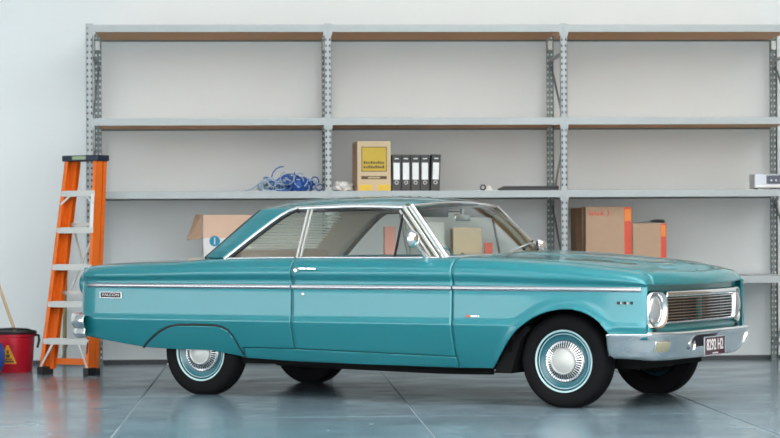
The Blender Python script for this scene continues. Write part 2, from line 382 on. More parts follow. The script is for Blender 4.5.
for sd in (-1, 1):
    q = side_panel('rear_quarter_panel', PAINT, -2.42, -.583, quarter_lo, top, sd, [p[0] for p in SPAT] + [-1.0, -2.41, -2.39, -2.36, -2.35])
    d = side_panel('door', PAINT, -.577, .643, lambda x: lerp(RK, x) + .004, top, sd)
    fdr = side_panel('front_fender', PAINT, .649, 1.984, fender_lo, top, sd, [p[0] for p in ARCH_F] + [1.74, 1.76, 1.953, 1.963, 1.971, 1.976, 1.980], flare=ARCH_F, step=0.02)
    side_panel('rocker_panel', PAINT, -.998, .643, lambda x: lerp([(-1, .268), (-.544, .250), (.64, .237)], x), lambda x: lerp(RK, x) - .003, sd)
    side_panel('wheel_spat', PAINT, -1.845, -1.010, lambda x: min(lerp([(-1.86, .326), (-1.62, .318), (-1.287, .316), (-1.15, .296), (-1.04, .280), (-1.0, .276)], x), lerp(SPAT, x) - .012), lambda x: lerp(SPAT, x) - .012, sd, [p[0] for p in SPAT], off=.004)
    MB().strip([(x, sd * (wside(x, z) - .006), z - .004) for x, z in SPAT], (0, sd, 0), .020, .010).build('spat_seal', BLACK, CAR)
    side_panel('gap_shade_sheet', UNDER, -1.00, .88, lambda x: .26, lambda x: .93, sd, off=.03, solid=.004)  # dark sheet added behind the panels, shade for the gaps between them
    # chrome side strips
    for nm, par, a, b in (('side_trim', q, -2.31, -.586), ('side_trim', d, -.574, .640), ('side_trim', fdr, .652, 1.95)):
        xs = stations(a, b, step=.05)
        MB().strip([(x, sd * (wside(x, .757) + .004), .757 - .004 * max(0, (x - 1.2)) ) for x in xs], (0, sd, 0), .030, .014).build(nm, CHROME_DULL, par, smooth=50)
    # door furniture
    h = empty('door_handle', parent=d)
    MB().strip([(-.53, sd * .905, .880), (-.50, sd * .922, .881), (-.45, sd * .924, .881), (-.40, sd * .919, .880), (-.375, sd * .902, .879)], (0, sd, 0), .016, .014).build('grip', CHROME, h, smooth=50)
    MB().lathe_y([(0, sd * .030), (.014, sd * .028), (.017, sd * .018), (.017, 0)], 16, (-.525, sd * .885, .870)).build('push_button', CHROME, h, smooth=40)
    MB().lathe_y([(0, sd * .010), (.010, sd * .008), (.012, 0)], 14, (-.483, sd * .878, .709)).build('key_lock', CHROME, d, smooth=40)
    MB().strip([(x, sd * (wside(x, .945) - .012 + .01), .953) for x in np.linspace(-.57, .50, 20)], (0, sd, .6), .014, .010).build('belt_moulding', CHROME, d, smooth=50)
    MB().strip([(x, sd * (wside(x, .94) - .006), zq(x, ZT)) for x in np.linspace(-1.14, -.59, 12)], (0, sd, .6), .014, .010).build('belt_moulding', CHROME, q, smooth=50)
    # fender badges
    bd = empty('fender_badge', parent=fdr)
    for k in range(5):
        a = 1.800 + k * .021; ww = wside(a, .672)
        MB().box(a, a + (.012 if k % 2 else .017), min(sd * ww, sd * (ww + .006)), max(sd * ww, sd * (ww + .006)), .664 + .002 * (k % 2), .681 - .003 * (k % 2)).build('badge_letter', CHROME_DULL if k % 2 else BLACK, bd)
    sc = empty('fender_script', parent=fdr)
    for k, (a, b, mt_) in enumerate(((.750, .782, REDPRINT), (.786, .832, CHROME_DULL), (.836, .848, CHROME_DULL))):
        ww = wside(a, .578) + .001
        MB().box(a, b, min(sd * ww, sd * (ww + .005)), max(sd * ww, sd * (ww + .005)), .572, 0.584).build('script_bar', mt_, sc)
    # rear badge
    ww = wside(-2.09, .69)
    slope = math.atan2(wside(-2.0, .69) - wside(-2.18, .69), .18)
    rb = MB().box(-.092, .092, -.004, .004, -.019, .019).build('name_badge', BLACK, q)
    rb.location = (-2.09, sd * (ww + .003), .689); rb.rotation_euler = (0, 0, sd * slope)
    fr = MB(); fr.box(-.096, .096, -.0035, .0055, .018, .021).box(-.096, .096, -.0035, .0055, -.021, -.018).box(-.098, -.093, -.0035, .0055, -.021, .021).box(.092, .1, -.0035, .0055, -.021, .021)
    f2 = fr.build('badge_frame', CHROME_DULL, q); f2.location = rb.location; f2.rotation_euler = rb.rotation_euler
    if sd < 0: f2.scale = (1, -1, 1)
    Mt = Matrix.Translation(rb.location) @ Matrix.Rotation(sd * slope + (math.pi if sd > 0 else 0), 4, 'Z') @ Matrix.Translation((0, -.0045, 0)) @ Matrix.Rotation(R(90), 4, 'X')
    text('badge_lettering', 'FALCON', .027, WHITE, q, Mt, .0008, xs=1.45)

def hood_z(x, y):
    t = abs(y) / .735
    e = zq(x, ZT) + .004
    cr = lerp([(.6, .028), (1.0, .034), (1.5, .036), (1.85, .038), (2.05, .034)], x)
    z = e + cr * (1 - t ** 2.2)
    z += .008 / (1 + math.exp((abs(y) - .40) / .015)) * lerp([(.75, 0), (.9, 1), (1.8, 1), (1.95, .2)], x)
    z += .006 * math.exp(-(y / .03) ** 2) * lerp([(.75, .3), (1.0, 1), (1.9, 1), (2.0, .6)], x)
    return z
def hood_front(y): return 2.043 - .060 * (abs(y) / .735) ** 2.4
def hood_rear(y): return .80 - .15 * (abs(y) / .735) ** 2
rows = []
ys = np.linspace(-.733, .733, 61)
for k in range(41):
    row = []
    for y in ys:
        a, b = hood_rear(y), hood_front(y) - .07
        x = a + (b - a) * k / 40.0
        row.append((x, y, hood_z(x, y)))
    rows.append(row)
for k in range(1, 13):                                   # rolled front lip
    row = []
    for y in ys:
        b = hood_front(y) - .07; z0 = hood_z(b, y); zl = .775 + .006 * (abs(y) / .735) ** 2
        ang = k / 12 * R(90)
        row.append((b + .07 * math.sin(ang), y, zl + (z0 - zl) * math.cos(ang) ** .9 if k < 12 else zl))
    rows.append(row)
hood = MB().quadgrid(rows, flip=True).build('hood', PAINT, CAR, smooth=45, recalc=False, solid=.01)
# cowl between hood and windscreen
def ws_base(s): return Vector((.70 - .165 * s * s, .735 * s, .968 - .012 * s * s))
def ws_head(s): return Vector((.285 - .08 * s * s, .612 * s, 1.316 - .028 * s * s))
rows = []
for s in np.linspace(-1, 1, 41):
    p = ws_base(s); y = .735 * s
    rows.append([(p.x + (hood_rear(y) - p.x) * t - .02 * (1 - t), y, (p.z - .008) * (1 - t) + (hood_z(hood_rear(y), y) - .006) * t) for t in np.linspace(0, 1, 6)])
MB().quadgrid(rows).build('cowl_panel', PAINT, CAR, smooth=40, solid=.008)
# deck lid and rear panel
rows = []
for k in range(31):
    row = []
    for y in np.linspace(-.725, .725, 41):
        x0, x1 = -1.545 + .17 * (abs(y) / .7) ** 2, -2.405
        x = x0 + (x1 - x0) * k / 30; t = abs(y) / .73
        row.append((x, y, zq(max(x, -2.36), ZT) + .003 + .014 * (1 - t * t) - (.02 if k == 30 else .0)))
    rows.append(row)
MB().quadgrid(rows, flip=False).build('trunk_lid', PAINT, CAR, smooth=40, solid=.01)
rows = []
for z in np.linspace(.39, .88, 12):
    rows.append([(-2.415 - .015 * (1 - (y / .75) ** 2) + .03 * (z - .65) ** 2 * 4, y, z) for y in np.linspace(-.745, .745, 21)])
MB().quadgrid(rows).build('rear_panel', PAINT, CAR, smooth=40, solid=.01)
for sd in (-1, 1):
    tl = empty('tail_lamp', parent=CAR)
    MB().lathe_x([(.088, .06), (.090, 0), (.088, -.03), (.084, -.040), (.074, -.042)], 32, (-2.415, sd * .665, .762)).build('lamp_housing', PAINT, tl, smooth=40)
    MB().lathe_x([(.074, -.040), (.07, -.048), (.05, -.054), (0, -.056)], 32, (-2.415, sd * .665, .762)).build('lamp_lens', REDLENS, tl, smooth=40)

# front panel below/behind the grille
fp = MB()
for (za, zb, xx) in ((.44, .548, 1.972),):
    rows = [[(xx + .03 * (1 - (y / .78) ** 2), y, z) for y in np.linspace(-.78, .78, 21)] for z in (za, zb)]
    fp.quadgrid(rows)
fp.build('nose_panel', PAINT, CAR, smooth=40, solid=.01)
MB().quadgrid([[(1.945 + .03 * (1 - (y / .78) ** 2), y, z) for y in np.linspace(-.775, .775, 21)] for z in (.72, .79)]).build('nose_recess', PAINT, CAR, solid=.01)
gr = empty('grille', parent=CAR)
rows = [[(1.945, y, z) for y in np.linspace(-.77, .77, 5)] for z in (.50, .76)]
MB().quadgrid(rows).build('grille_backing', BLACK, gr, solid=.01)
def gx(y): return 2.000 + .030 * (1 - (abs(y) / .60) ** 1.6)
for k in range(8):
    z = .563 + k * .0186
    MB().strip([(gx(y) - .004, y, z) for y in np.linspace(-.576, .576, 25)], (1, 0, 0), .0082, .022).build('grille_bar', CHROME, gr, smooth=50)
MB().strip([(gx(y) + .008, y, .723) for y in np.linspace(-.584, .584, 25)], (1, 0, .35), .038, .026).build('grille_top_rail', CHROME, gr, smooth=50)
MB().strip([(gx(y) + .004, y, .543) for y in np.linspace(-.584, .584, 25)], (1, 0, -.2), .016, .024).build('grille_bottom_rail', CHROME, gr, smooth=50)
MB().box(1.963, 1.980, .03, .115, .55, .71).build('latch_post', PAINT, gr)
for y in (-.30, .02, .34):
    MB().box(gx(y) - .018, gx(y) - .010, y - .003, y + .003, .55, .71).build('grille_stay', CHROME_DULL, gr)
for sd in (-1, 1):
    hl = empty('headlamp', parent=CAR)
    c = (1.966, sd * .684, .625)
    # squared chrome bezel lofted from a rounded-square outline to the round lamp
    def rsq(r, e, n=48): 
        out = []
        for k in range(n):
            a = 2 * math.pi * k / n; ca, sa = math.cos(a), math.sin(a)
            q_ = (abs(ca) ** e + abs(sa) ** e) ** (-1 / e); out.append((r * q_ * ca, r * q_ * sa))
        return out
    rows = []
    for r, e, x in ((.114, 3.0, -.05), (.118, 3.0, .0), (.116, 2.9, .024), (.110, 2.6, .034), (.099, 2.2, .030), (.092, 2.0, .016), (.090, 2.0, .002)):
        rows.append([(c[0] + x - .02 * sd * py / .1 * (1 if x > -.05 else 1), c[1] + py * .96, c[2] + pz * 1.04) for py, pz in rsq(r, e)])
    MB().quadgrid(rows, close_u=True).build('lamp_bezel', CHROME, hl, smooth=40)
    MB().lathe_x([(.093, .0), (.090, .012), (.075, .024), (.05, .033), (.025, .037), (0, .038)], 36, c).build('lamp_lens', LAMPGLASS, hl, smooth=40)
    MB().strip([(1.988, sd * .584, .705), (2.003, sd * .574, .66), (2.003, sd * .574, .60), (1.988, sd * .584, .545)], (1, 0, 0), .016, .02).build('bezel_edge', CHROME, hl, smooth=40)

# bumpers
def bumper(name, path, prof, par=CAR, m=CHROME):
    """path: (x, y, zscale, zoff) for y >= 0 from the middle outwards; mirrored"""
    t = np.arange(len(path)); q_ = np.linspace(0, len(path) - 1, (len(path) - 1) * 5 + 1)
    P = np.array([pchip(t, [p[k] for p in path], q_) for k in range(4)]).T
    full = [(-1, p) for p in P[::-1][:-1]] + [(1, p) for p in P]
    pts = [Vector((p[0], s * p[1], 0)) for s, p in full]
    rows = []
    sgn = 1 if path[0][0] > 0 else -1
    for i, (s, p) in enumerate(full):
        tg = (pts[min(i + 1, len(pts) - 1)] - pts[max(i - 1, 0)]).normalized()
        n = Vector((tg.y, -tg.x, 0)) * sgn if True else None
        if n.x * sgn < 0 and abs(n.x) > .2: n = -n
        if n.y * s < 0 and abs(n.x) <= .2: n = -n
        rows.append([tuple(pts[i] + n * o) [:2] + (.41 + (z - .41) * p[2] + p[3],) for o, z in prof])
    return MB().quadgrid(rows).build(name, m, par, smooth=35, solid=.004)
fb = bumper('front_bumper', [(2.112, 0, 1, 0), (2.107, .30, 1, 0), (2.090, .54, 1, 0), (2.064, .68, 1, .002), (2.026, .760, .98, .004), (1.965, .820, .95, .005), (1.86, .866, .92, .006), (1.735, .886, .90, .006)],
       [(-.10, .488), (-.03, .490), (.006, .486), (.016, .477), (.016, .468), (.009, .455), (.000, .440), (-.009, .420), (-.018, .395), (-.028, .370), (-.040, .345), (-.055, .322), (-.076, .306), (-.10, .300)])
rbm = bumper('rear_bumper', [(-2.535, 0, 1.1, .066), (-2.53, .35, 1.1, .066), (-2.51, .60, 1.1, .066), (-2.475, .77, 1.1, .066), (-2.42, .855, 1.1, .064), (-2.36, .888, 1.05, .062), (-2.295, .895, 1.0, .060)],
       [(-.07, .485), (-.02, .486), (.004, .480), (.016, .465), (.020, .445), (.016, .42), (.004, .398), (-.004, .388), (.000, .375), (.004, .355), (-.006, .335), (-.03, .325)])
for sd in (-1, 1):
    il = empty('indicator_lamp', parent=CAR)
    a = Vector((2.049, sd * .718, .397)); n = Vector((.87, sd * .49, 0)).normalized()
    M = Matrix.Translation(a - n * .018) @ Matrix.Rotation(math.atan2(n.y, n.x), 4, 'Z') @ Matrix.Rotation(R(21), 4, 'Y')
    e = MB().rbox(-.012, .010, -.054, .054, -.034, .034, .006).build('lens', AMBER, il, smooth=40); e.matrix_local = M
    e = MB().rbox(-.014, .006, -.060, .060, -.040, .040, .004).build('surround', CHROME, il, smooth=40); e.matrix_local = M
MB().lathe_x([(.040, .0), (.042, .008), (.036, .013), (.028, .004), (.014, .006), (0, .010)], 28, (2.086, -.355, .395)).build('bumper_ring', CHROME, fb, smooth=40)
# number plate
pl = empty('number_plate', (2.136, -.092, .380), parent=CAR)
MB().rbox(-.004, .004, -.178, .178, -.060, .062, .003).build('plate', MAROON, pl)
pf = MB().box(-.002, .0055, -.178, .178, .056, .062).box(-.002, .0055, -.178, .178, -.060, -.055).box(-.002, .0055, -.178, -.172, -.06, .062).box(-.002, .0055, .172, .178, -.06, .062)
pf.build('plate_rim', DEVICE, pl)
Mt = Matrix.Translation((.0045, 0, .006)) @ Matrix.Rotation(R(90), 4, 'Z') @ Matrix.Rotation(R(90), 4, 'X')
text('plate_lettering', '8292 H2', .098, WHITE, pl, Mt, .001, bold=.0015, xs=.83)
for k in range(5):
    MB().box(.004, .0052, -.040 + k * .020, -.026 + k * .020, -.050, -.041).build('plate_motto', WHITE, pl)

# ---- greenhouse
def gy(z): return .768 - .42 * (z - .955)
RC = [(-1.16, 1.292), (-1.0, 1.334), (-.85, 1.356), (-.6, 1.369), (-.2, 1.373), (.05, 1.362), (.18, 1.345), (.30, 1.318)]
RE = [(-1.10, 1.262), (-1.0, 1.276), (-.72, 1.290), (-.2, 1.300), (.08, 1.294), (.23, 1.285)]
RW = [(-1.10, .560), (-1.0, .572), (-.72, .612), (-.2, .630), (.23, .615)]
def roof_pt(k, s):
    xf, xr = .288 - .08 * s * s, -1.15 + .13 * s * s
    x = xr + (xf - xr) * k
    e, c_ = zq(x, RE), zq(x, RC)
    return (x, s * zq(x, RW), e + (c_ - e) * (1 - abs(s) ** 2.8))
S = np.linspace(-1, 1, 49)
rows = [[roof_pt(k, s) for s in S] for k in np.linspace(0, 1, 49)]
roof = MB().quadgrid(rows, flip=True).build('roof', PAINT, CAR, smooth=40, recalc=False, solid=.012)
rows = [[(p[0], p[1] * .955, p[2] - .028) for p in (roof_pt(.03 + .94 * k, s) for s in S[::2])] for k in np.linspace(0, 1, 25)]
MB().quadgrid(rows).build('headliner', BEIGE, CAR, smooth=40)

WEDGE = [(-1.185, .945), (-1.08, 1.030), (-.98, 1.110), (-.88, 1.186), (-.80, 1.242), (-.745, 1.270), (-.70, 1.284)]
REDGE = [(-1.39, .703, .948), (-1.295, .672, 1.030), (-1.205, .642, 1.110), (-1.12, .612, 1.186), (-1.06, .588, 1.238), (-1.032, .573, 1.262), (-1.022, .568, 1.272)]
for sd in (-1, 1):
    rows, rin = [], []
    for (x, z), (xr, yr, zr) in zip(WEDGE, REDGE):
        yf = gy(z) + .008
        row, rowi = [], []
        for t in np.linspace(0, 1, 9):
            b = .006 * math.sin(math.pi * t) 
            y = yf + (yr - yf) * t + b
            row.append((x + (xr - x) * t, sd * y, z + (zr - z) * t))
            rowi.append((x + (xr - x) * t, sd * (y - .045), z + (zr - z) * t - (.012 if z > 1.27 else 0)))
        rows.append(row); rin.append(rowi)
    # close up to the roof rail
    rows.append([roof_pt(1 - (( .208 - (-.70 + (-1.02 + .70) * t)) / 1.228), sd) for t in np.linspace(0, 1, 9)])
    cp = MB().quadgrid(rows, flip=(sd > 0)).build('rear_pillar', PAINT, CAR, smooth=40, recalc=False, solid=.01)
    lin = []
    for ro, ri in zip(rows, rin):
        a0, a1 = Vector(ro[0]), Vector(ro[-1]); inn = Vector((0, -sd, 0))
        lin.append([tuple(a0 + inn * .013 + Vector((.014, 0, 0)))] + ri + [tuple(a1 + inn * .013 + Vector((-.004, 0, 0)))])
    MB().quadgrid(lin).build('pillar_lining', BEIGE, cp, smooth=40)
    MB().strip([(x - .004, sd * (y + .004), z) for x, y, z in REDGE], (-.6, sd, .4), .016, .014).build('rear_glass_seal', BLACK, cp, smooth=50)
    # chrome surround of side glass : up the rear pillar, along the roof rail
    e1 = [(x + .006, sd * (gy(z) + .016), z) for x, z in WEDGE]
    MB().strip(e1, (0, sd, .45), .026, .016).build('window_trim', CHROME, cp, smooth=50)
    e2 = [(x + .032, sd * (gy(z) + .010), z - .006) for x, z in WEDGE]
    MB().strip(e2, (0, sd, .45), .022, .014).build('window_seal', BLACK, cp, smooth=50)
    xs = np.linspace(-.70, .215, 24)
    MB().strip([(x, sd * (zq(x, RW) + .012), zq(x, RE) - .004) for x in xs], (0, sd, .15), .030, .022).build('drip_rail', CHROME, roof, smooth=50)
    MB().strip([(x, sd * (zq(x, RW) + .002), zq(x, RE) - .027) for x in np.linspace(-.69, .16, 24)], (0, sd, .2), .018, .016).build('window_seal', BLACK, roof, smooth=50)
    # windscreen pillar
    ap = empty('windscreen_pillar', parent=CAR)
    base, head = Vector((.520, sd * .735, .945)), Vector((.195, sd * .615, 1.288))
    MB().bar(base + Vector((-.045, 0, 0)), head + Vector((-.035, 0, 0)), .060, .045, (0, sd, .3)).build('pillar_core', OLIVE, ap)
    MB().strip([base + (head - base) * t + Vector((.012, sd * .014, 0)) for t in (0, .3, .6, .9, 1.02)], (.35, sd, .3), .046, .022).build('screen_trim', CHROME, ap, smooth=50)
    MB().strip([base + (head - base) * t + Vector((-.042, sd * .018, 0)) for t in (0, .3, .6, 1.0)], (0, sd, .35), .030, .022).build('pillar_trim', CHROME, ap, smooth=50)
    MB().strip([base + (head - base) * t + Vector((-.090, sd * .014, 0)) for t in (0, .3, .6, .93)], (0, sd, .35), .026, .020).build('vent_frame', CHROME_DULL, ap, smooth=50)
    # side windows
    def win(name, pts):
        o = MB(); o.v = [(x, sd * (gy(z) - .004), z) for x, z in pts]; o.f = [tuple(range(len(pts)))]
        return o.build(name, GLASS, CAR, solid=.004)
    win('quarter_window', [(-1.165, .93), (-.597, .93), (-.588, 1.282), (-.69, 1.282), (-.745, 1.265), (-.80, 1.236), (-.88, 1.180), (-.98, 1.104), (-1.08, 1.022)])
    win('door_window', [(-.573, .93), (.150, .93), (.150, 1.245), (.105, 1.275), (-.566, 1.282)])
    win('vent_window', [(.162, .93), (.440, .93), (.165, 1.225)])
    for x, wd in ((-.600, .014), (-.572, .012)):
        MB().bar((x, sd * (gy(.94)), .94), (x + .010, sd * gy(1.278), 1.278), wd, .016, (0, sd, 0)).build('window_frame', STEP, CAR)
    MB().bar((.156, sd * gy(.94), .94), (.156, sd * gy(1.24), 1.240), .010, .016, (0, sd, 0)).build('vent_divider', BLACK, CAR)
    # door mirror
    mx0, mdz = (.365, 0) if sd < 0 else (.42, .055)
    mi = empty('door_mirror', parent=CAR)
    MB().tube([(mx0 + .050, sd * .80, .952), (mx0 + .040, sd * .835, .985 - mdz / 2), (mx0 + .020, sd * .87, 1.03 - mdz), (mx0 + .010, sd * .885, 1.055 - mdz)], [.022, .012, .010, .012], 10).build('mirror_stem', CHROME, mi, smooth=50)
    mh = MB().lathe_x([(0, .040), (.025, .037), (.044, .026), (.055, .008), (.058, -.006), (.054, -.012), (0, -.010)], 28, (mx0, sd * .895, 1.075 - mdz)).build('mirror_head', CHROME, mi, smooth=40)

def ws_pt(s, h):
    a, b = ws_base(s), ws_head(s); p = a + (b - a) * h
    n = Vector((.62, s * .35, .62)).normalized(); return tuple(p + n * (.022 * math.sin(math.pi * h)))
rows = [[ws_pt(s, h) for s in np.linspace(-.985, .985, 41)] for h in np.linspace(0.0, .985, 15)]
MB().quadgrid(rows).build('windscreen', GLASS, CAR, smooth=60, solid=.005)
MB().strip([Vector(ws_pt(s, 1.0)) + Vector((.004, 0, .006)) for s in np.linspace(-.98, .98, 31)], (.5, 0, .8), .024, .016).build('screen_header_trim', CHROME, CAR, smooth=50)
MB().strip([Vector(ws_pt(s, .955)) + Vector((-.012, 0, -.004)) for s in np.linspace(-.95, .95, 31)], (.5, 0, .8), .050, .012).build('screen_header_seal', BLACK, CAR, smooth=50)
MB().strip([Vector(ws_pt(s, 0.0)) + Vector((.010, 0, -.002)) for s in np.linspace(-1, 1, 31)], (.5, 0, .8), .028, .016).build('screen_base_trim', CHROME, CAR, smooth=50)
# rear window with venetian blind
def rw_pt(s, h):
    a = Vector((-1.545 + .155 * s * s, .70 * s, .950)); b = Vector((-1.148 + .126 * s * s, .566 * s, 1.290 - .02 * s * s))
    return a + (b - a) * h
rows = [[tuple(rw_pt(s, h)) for s in np.linspace(-.985, .985, 31)] for h in np.linspace(0, 1, 9)]
MB().quadgrid(rows).build('rear_window', GLASS, CAR, smooth=60, solid=.005)
vb = empty('rear_window_blind', parent=CAR)
for k in range(16):
    h = .06 + k * .057
    pts = [rw_pt(s, h) * 1.0 + Vector((.055, 0, -.012)) for s in np.linspace(-.90, .90, 13)]
    MB().strip(pts, (.25, 0, 1.0), .003, .0105).build('blind_slat', BLIND, vb)
# interior
it = empty('interior', parent=CAR)
MB().box(-1.55, .9, -.72, .72, .26, .30).build('cabin_floor', BLACK, it)
rs = empty('rear_seat', parent=it)
MB().rbox(-1.32, -1.16, -.60, .60, .45, 1.005, .04).build('seat_back', TAN, rs, smooth=40)
MB().rbox(-1.20, -.70, -.60, .60, .32, .58, .05).build('seat_cushion', TAN, rs, smooth=40)
MB().box(-1.56, -1.30, -.66, .66, .925, .945).build('parcel_shelf', TAN, it)
fs = empty('front_seat', parent=it)
MB().rbox(-.42, -.28, -.64, .64, .45, .915, .04).build('seat_back', TAN, fs, smooth=40)
MB().rbox(-.36, .14, -.64, .64, .34, .56, .05).build('seat_cushion', TAN, fs, smooth=40)
MB().rbox(.42, .66, -.68, .68, .66, .925, .03).build('dashboard', PAINT, it, smooth=40)
for sd in (-1, 1):
    MB().box(-1.0, .64, sd * .79 - .008, sd * .79 + .008, .34, .935).build('door_lining', BEIGE, it)
st = empty('steering_wheel', parent=it)
M = Matrix.Translation((.235, -.37, .845)) @ Matrix.Rotation(R(-62), 4, 'Y')
ring = [M @ Vector((.19 * math.cos(a), .19 * math.sin(a), 0)) for a in np.linspace(0, 2 * math.pi, 41)]
MB().tube(ring, .011, 8, cap=False).build('wheel_rim', PAINT, st, smooth=60)
MB().tube([M @ Vector((-.19, 0, 0)), M @ Vector((0, 0, -.02)), M @ Vector((.19, 0, 0))], .010, 8).build('wheel_spoke', CHROME_DULL, st, smooth=60)
MB().tube([M @ Vector((0, 0, 0)), M @ Vector((0, 0, -.22))], .022, 10).build('steering_column', PAINT, st, smooth=60)
for y0, y1 in ((-.58, -.10), (.10, .58)):
    MB().rbox(.185, .205, y0, y1, 1.222, 1.285, .006).build('sun_visor', mat('visor_dark_green', (.012, .03, .028), .5), it, smooth=40)
rv = empty('rear_view_mirror', parent=it)
MB().rbox(.235, .255, -.085, .135, 1.195, 1.245, .012).build('mirror_body', CHROME_DULL, rv, smooth=40)
MB().tube([(.250, .02, 1.24), (.262, .02, 1.29)], .008, 8).build('mirror_arm', CHROME_DULL, rv)
# wipers
for y0, y1 in ((-.22, .30), (.30, .60)):
    wp = empty('wiper', parent=CAR)
    s0 = y0 / .735
    p0 = ws_base(s0) + Vector((.045, 0, .0)); p1 = Vector(ws_pt(y1 / .72, .16)) + Vector((.02, 0, .015))
    MB().tube([p0, p0 + Vector((0, .02, .022)), p1], [.016, .010, .006], 8).build('wiper_arm', CHROME, wp, smooth=50)
    q0, q1 = Vector(ws_pt((y1 - .22) / .72, .06)) + Vector((.012, 0, .008)), Vector(ws_pt(min((y1 + .16) / .72, .95), .22)) + Vector((.012, 0, .008))
    MB().bar(q0, q1, .012, .016, (.6, 0, .6)).build('wiper_blade', BLACK, wp)

# underbody and wheel houses
MB().box(-1.10, .98, -.70, .70, .225, .40).build('underbody', UNDER, CAR)
MB().box(-2.30, -1.10, -.58, .58, .41, .47).build('boot_floor', UNDER, CAR)
MB().box(1.78, 1.98, -.72, .72, .33, .50).build('front_crossmember', UNDER, CAR)
MB().box(.98, 1.80, -.52, .52, .24, .72).build('engine_bay', UNDER, CAR)
MB().tube([(-.9, -.55, .225), (-.2, -.58, .212), (.4, -.56, .20), (.75, -.50, .20)], .022, 10).build('exhaust_pipe', UNDER, CAR, smooth=50)
for sd in (-1, 1):
    wh = empty('wheel_house', parent=CAR)
    a, b = sorted((sd * .50, sd * .790))
    MB().prism([(.90, .21), (1.02, .21), (1.05, .30), (1.09, .42), (1.16, .50), (1.13, .52), (1.00, .40)], 'y', a, b).build('splash_panel', UNDER, wh)
    rows = []
    for k in range(17):
        th = R(180) * k / 16; rows.append([(1.40 + .37 * math.cos(th), y, .35 + .30 * math.sin(th)) for y in (sd * .50, sd * .815)])
    MB().quadgrid(rows).build('arch_liner', UNDER, wh, smooth=50)
    rows = []
    for k in range(17):
        th = R(180) * k / 16; rows.append([(-1.40 + .43 * math.cos(th), y, .37 + .14 * math.sin(th)) for y in (sd * .50, sd * .815)])
    MB().quadgrid(rows).build('arch_liner', UNDER, wh, smooth=50)

# wheels
def make_wheel():
    wobj = empty('wheel', parent=CAR)
    RR = .305
    MB().lathe_y([(.178, -.050), (.184, -.068), (.200, -.0745), (.225, -.081), (.245, -.084), (.270, -.0825), (.286, -.074), (.297, -.060), (RR, -.036), (RR, .036), (.297, .060), (.288, .074), (.245, .084), (.20, .074), (.178, .05)], 96).build('tyre', RUBBER, wobj, smooth=30)
    for v in wobj.children[0].data.vertices: v.co.z = max(v.co.z, -.2955)
    MB().lathe_y([(.1880, -.0690), (.1885, -.0750), (.1930, -.0775), (.1990, -.0782), (.2000, -.0745)], 72).build('sidewall_stripe', WHITEWALL, wobj, smooth=40)
    MB().lathe_y([(.182, -.050), (.184, -.066), (.176, -.070), (.168, -.060), (.158, -.050), (.145, -.046), (.120, -.046), (0, -.046)], 64).build('rim', RIM, wobj, smooth=30)
    MB().lathe_y([(.1765, -.0705), (.1752, -.0722), (.1728, -.0715), (.1715, -.0680)], 64).build('rim_band', WHITEWALL, wobj, smooth=40)
    cv = MB().lathe_y([(.136, -.046), (.136, -.056), (.130, -.062), (.122, -.060), (.110, -.058), (.090, -.064), (.083, -.070)], 64).build('wheel_cover', CHROME_DULL, wobj, smooth=30)
    fin = MB()
    for k in range(44):
        a = 2 * math.pi * k / 44; d = Vector((math.cos(a), 0, math.sin(a)))
        fin.bar(d * .086 + Vector((0, -.070, 0)), d * .128 + Vector((0, -.061, 0)), .0055, .014, (0, -1, 0))
    fin.build('cover_fins', CHROME, cv)
    MB().lathe_y([(.128, -.0575), (.110, -.0605), (.086, -.0675)], 64).build('cover_ring', BLACK, cv, smooth=40)
    MB().lathe_y([(.084, -.060), (.085, -.084), (.081, -.090), (.076, -.090), (.073, -.086), (.068, -.088), (.045, -.095), (.02, -.099), (0, -.100)], 48).build('centre_cap', STEP, cv, smooth=25)
    MB().lathe_y([(0, -.036), (.150, -.036), (.150, .050), (.135, .060), (0, .060)], 40).build('brake_drum', UNDER, wobj, smooth=30)
    return wobj
wh0 = make_wheel()
first = True
for x in (1.3905, -1.3905):
    for sd in (-1, 1):
        o = wh0 if first else copy_tree(wh0, CAR); first = False
        o.location = (x, sd * (.705 if x > 0 else .700), .296); o.rotation_euler = (0, 0 if x > 0 else R(0), 0 if sd < 0 else math.pi)

# ------------------------------------------------------------------ storage rack
RX = [-1.456, .494, 2.444, 4.400]; YF, YR = 19.05, 20.02
SH = [2.832, 2.066, 1.466, .748]; BH = .058
rack = empty('storage_rack', (1.47, 19.5, 0))
tag(rack, 'tall galvanised steel storage rack with particle board shelves along the white wall', 'shelving')
def radd(o): o.parent = rack; o.matrix_parent_inverse = Matrix.Translation((-1.47, -19.5, 0)); return o
def post_mesh(name, m, face):
    mb = MB(); wd, t, dp, H = .058, .003, .045, 2.842
    cols = [(-.029, -.022, 0), (-.022, -.010, 1), (-.010, .010, 0), (.010, .022, 1), (.022, .029, 0)]
    y0, y1 = (0, t) if face < 0 else (-t, 0)
    z = 0.0; pitch = .05; hole = .020
    for a, b, hol in cols:
        if not hol: mb.box(a, b, y0, y1, 0, H)
        else:
            z = .0
            while z < H - pitch:
                off = .0 if a < 0 else .025
                mb.box(a, b, y0, y1, z + (hole if z else 0), z + pitch, None); z += pitch
            mb.box(a, b, y0, y1, z + hole * .5, H)
    sy = 1 if face < 0 else -1
    for xe in (-.029, .026):
        mb.box(xe, xe + .003, min(0, sy * dp), max(0, sy * dp), 0, H)
    mb.box(-.035, .035, min(-sy * .004, sy * .05), max(-sy * .004, sy * .05), 0, .006)
    me = mb.mesh(name, recalc=False, weld=0); me.materials.append(m); return me
pf_, pr_ = post_mesh('post', GALV, -1), post_mesh('post_rear', GALV_D, 1)  # rear posts: same steel with the shade put into a darker tone
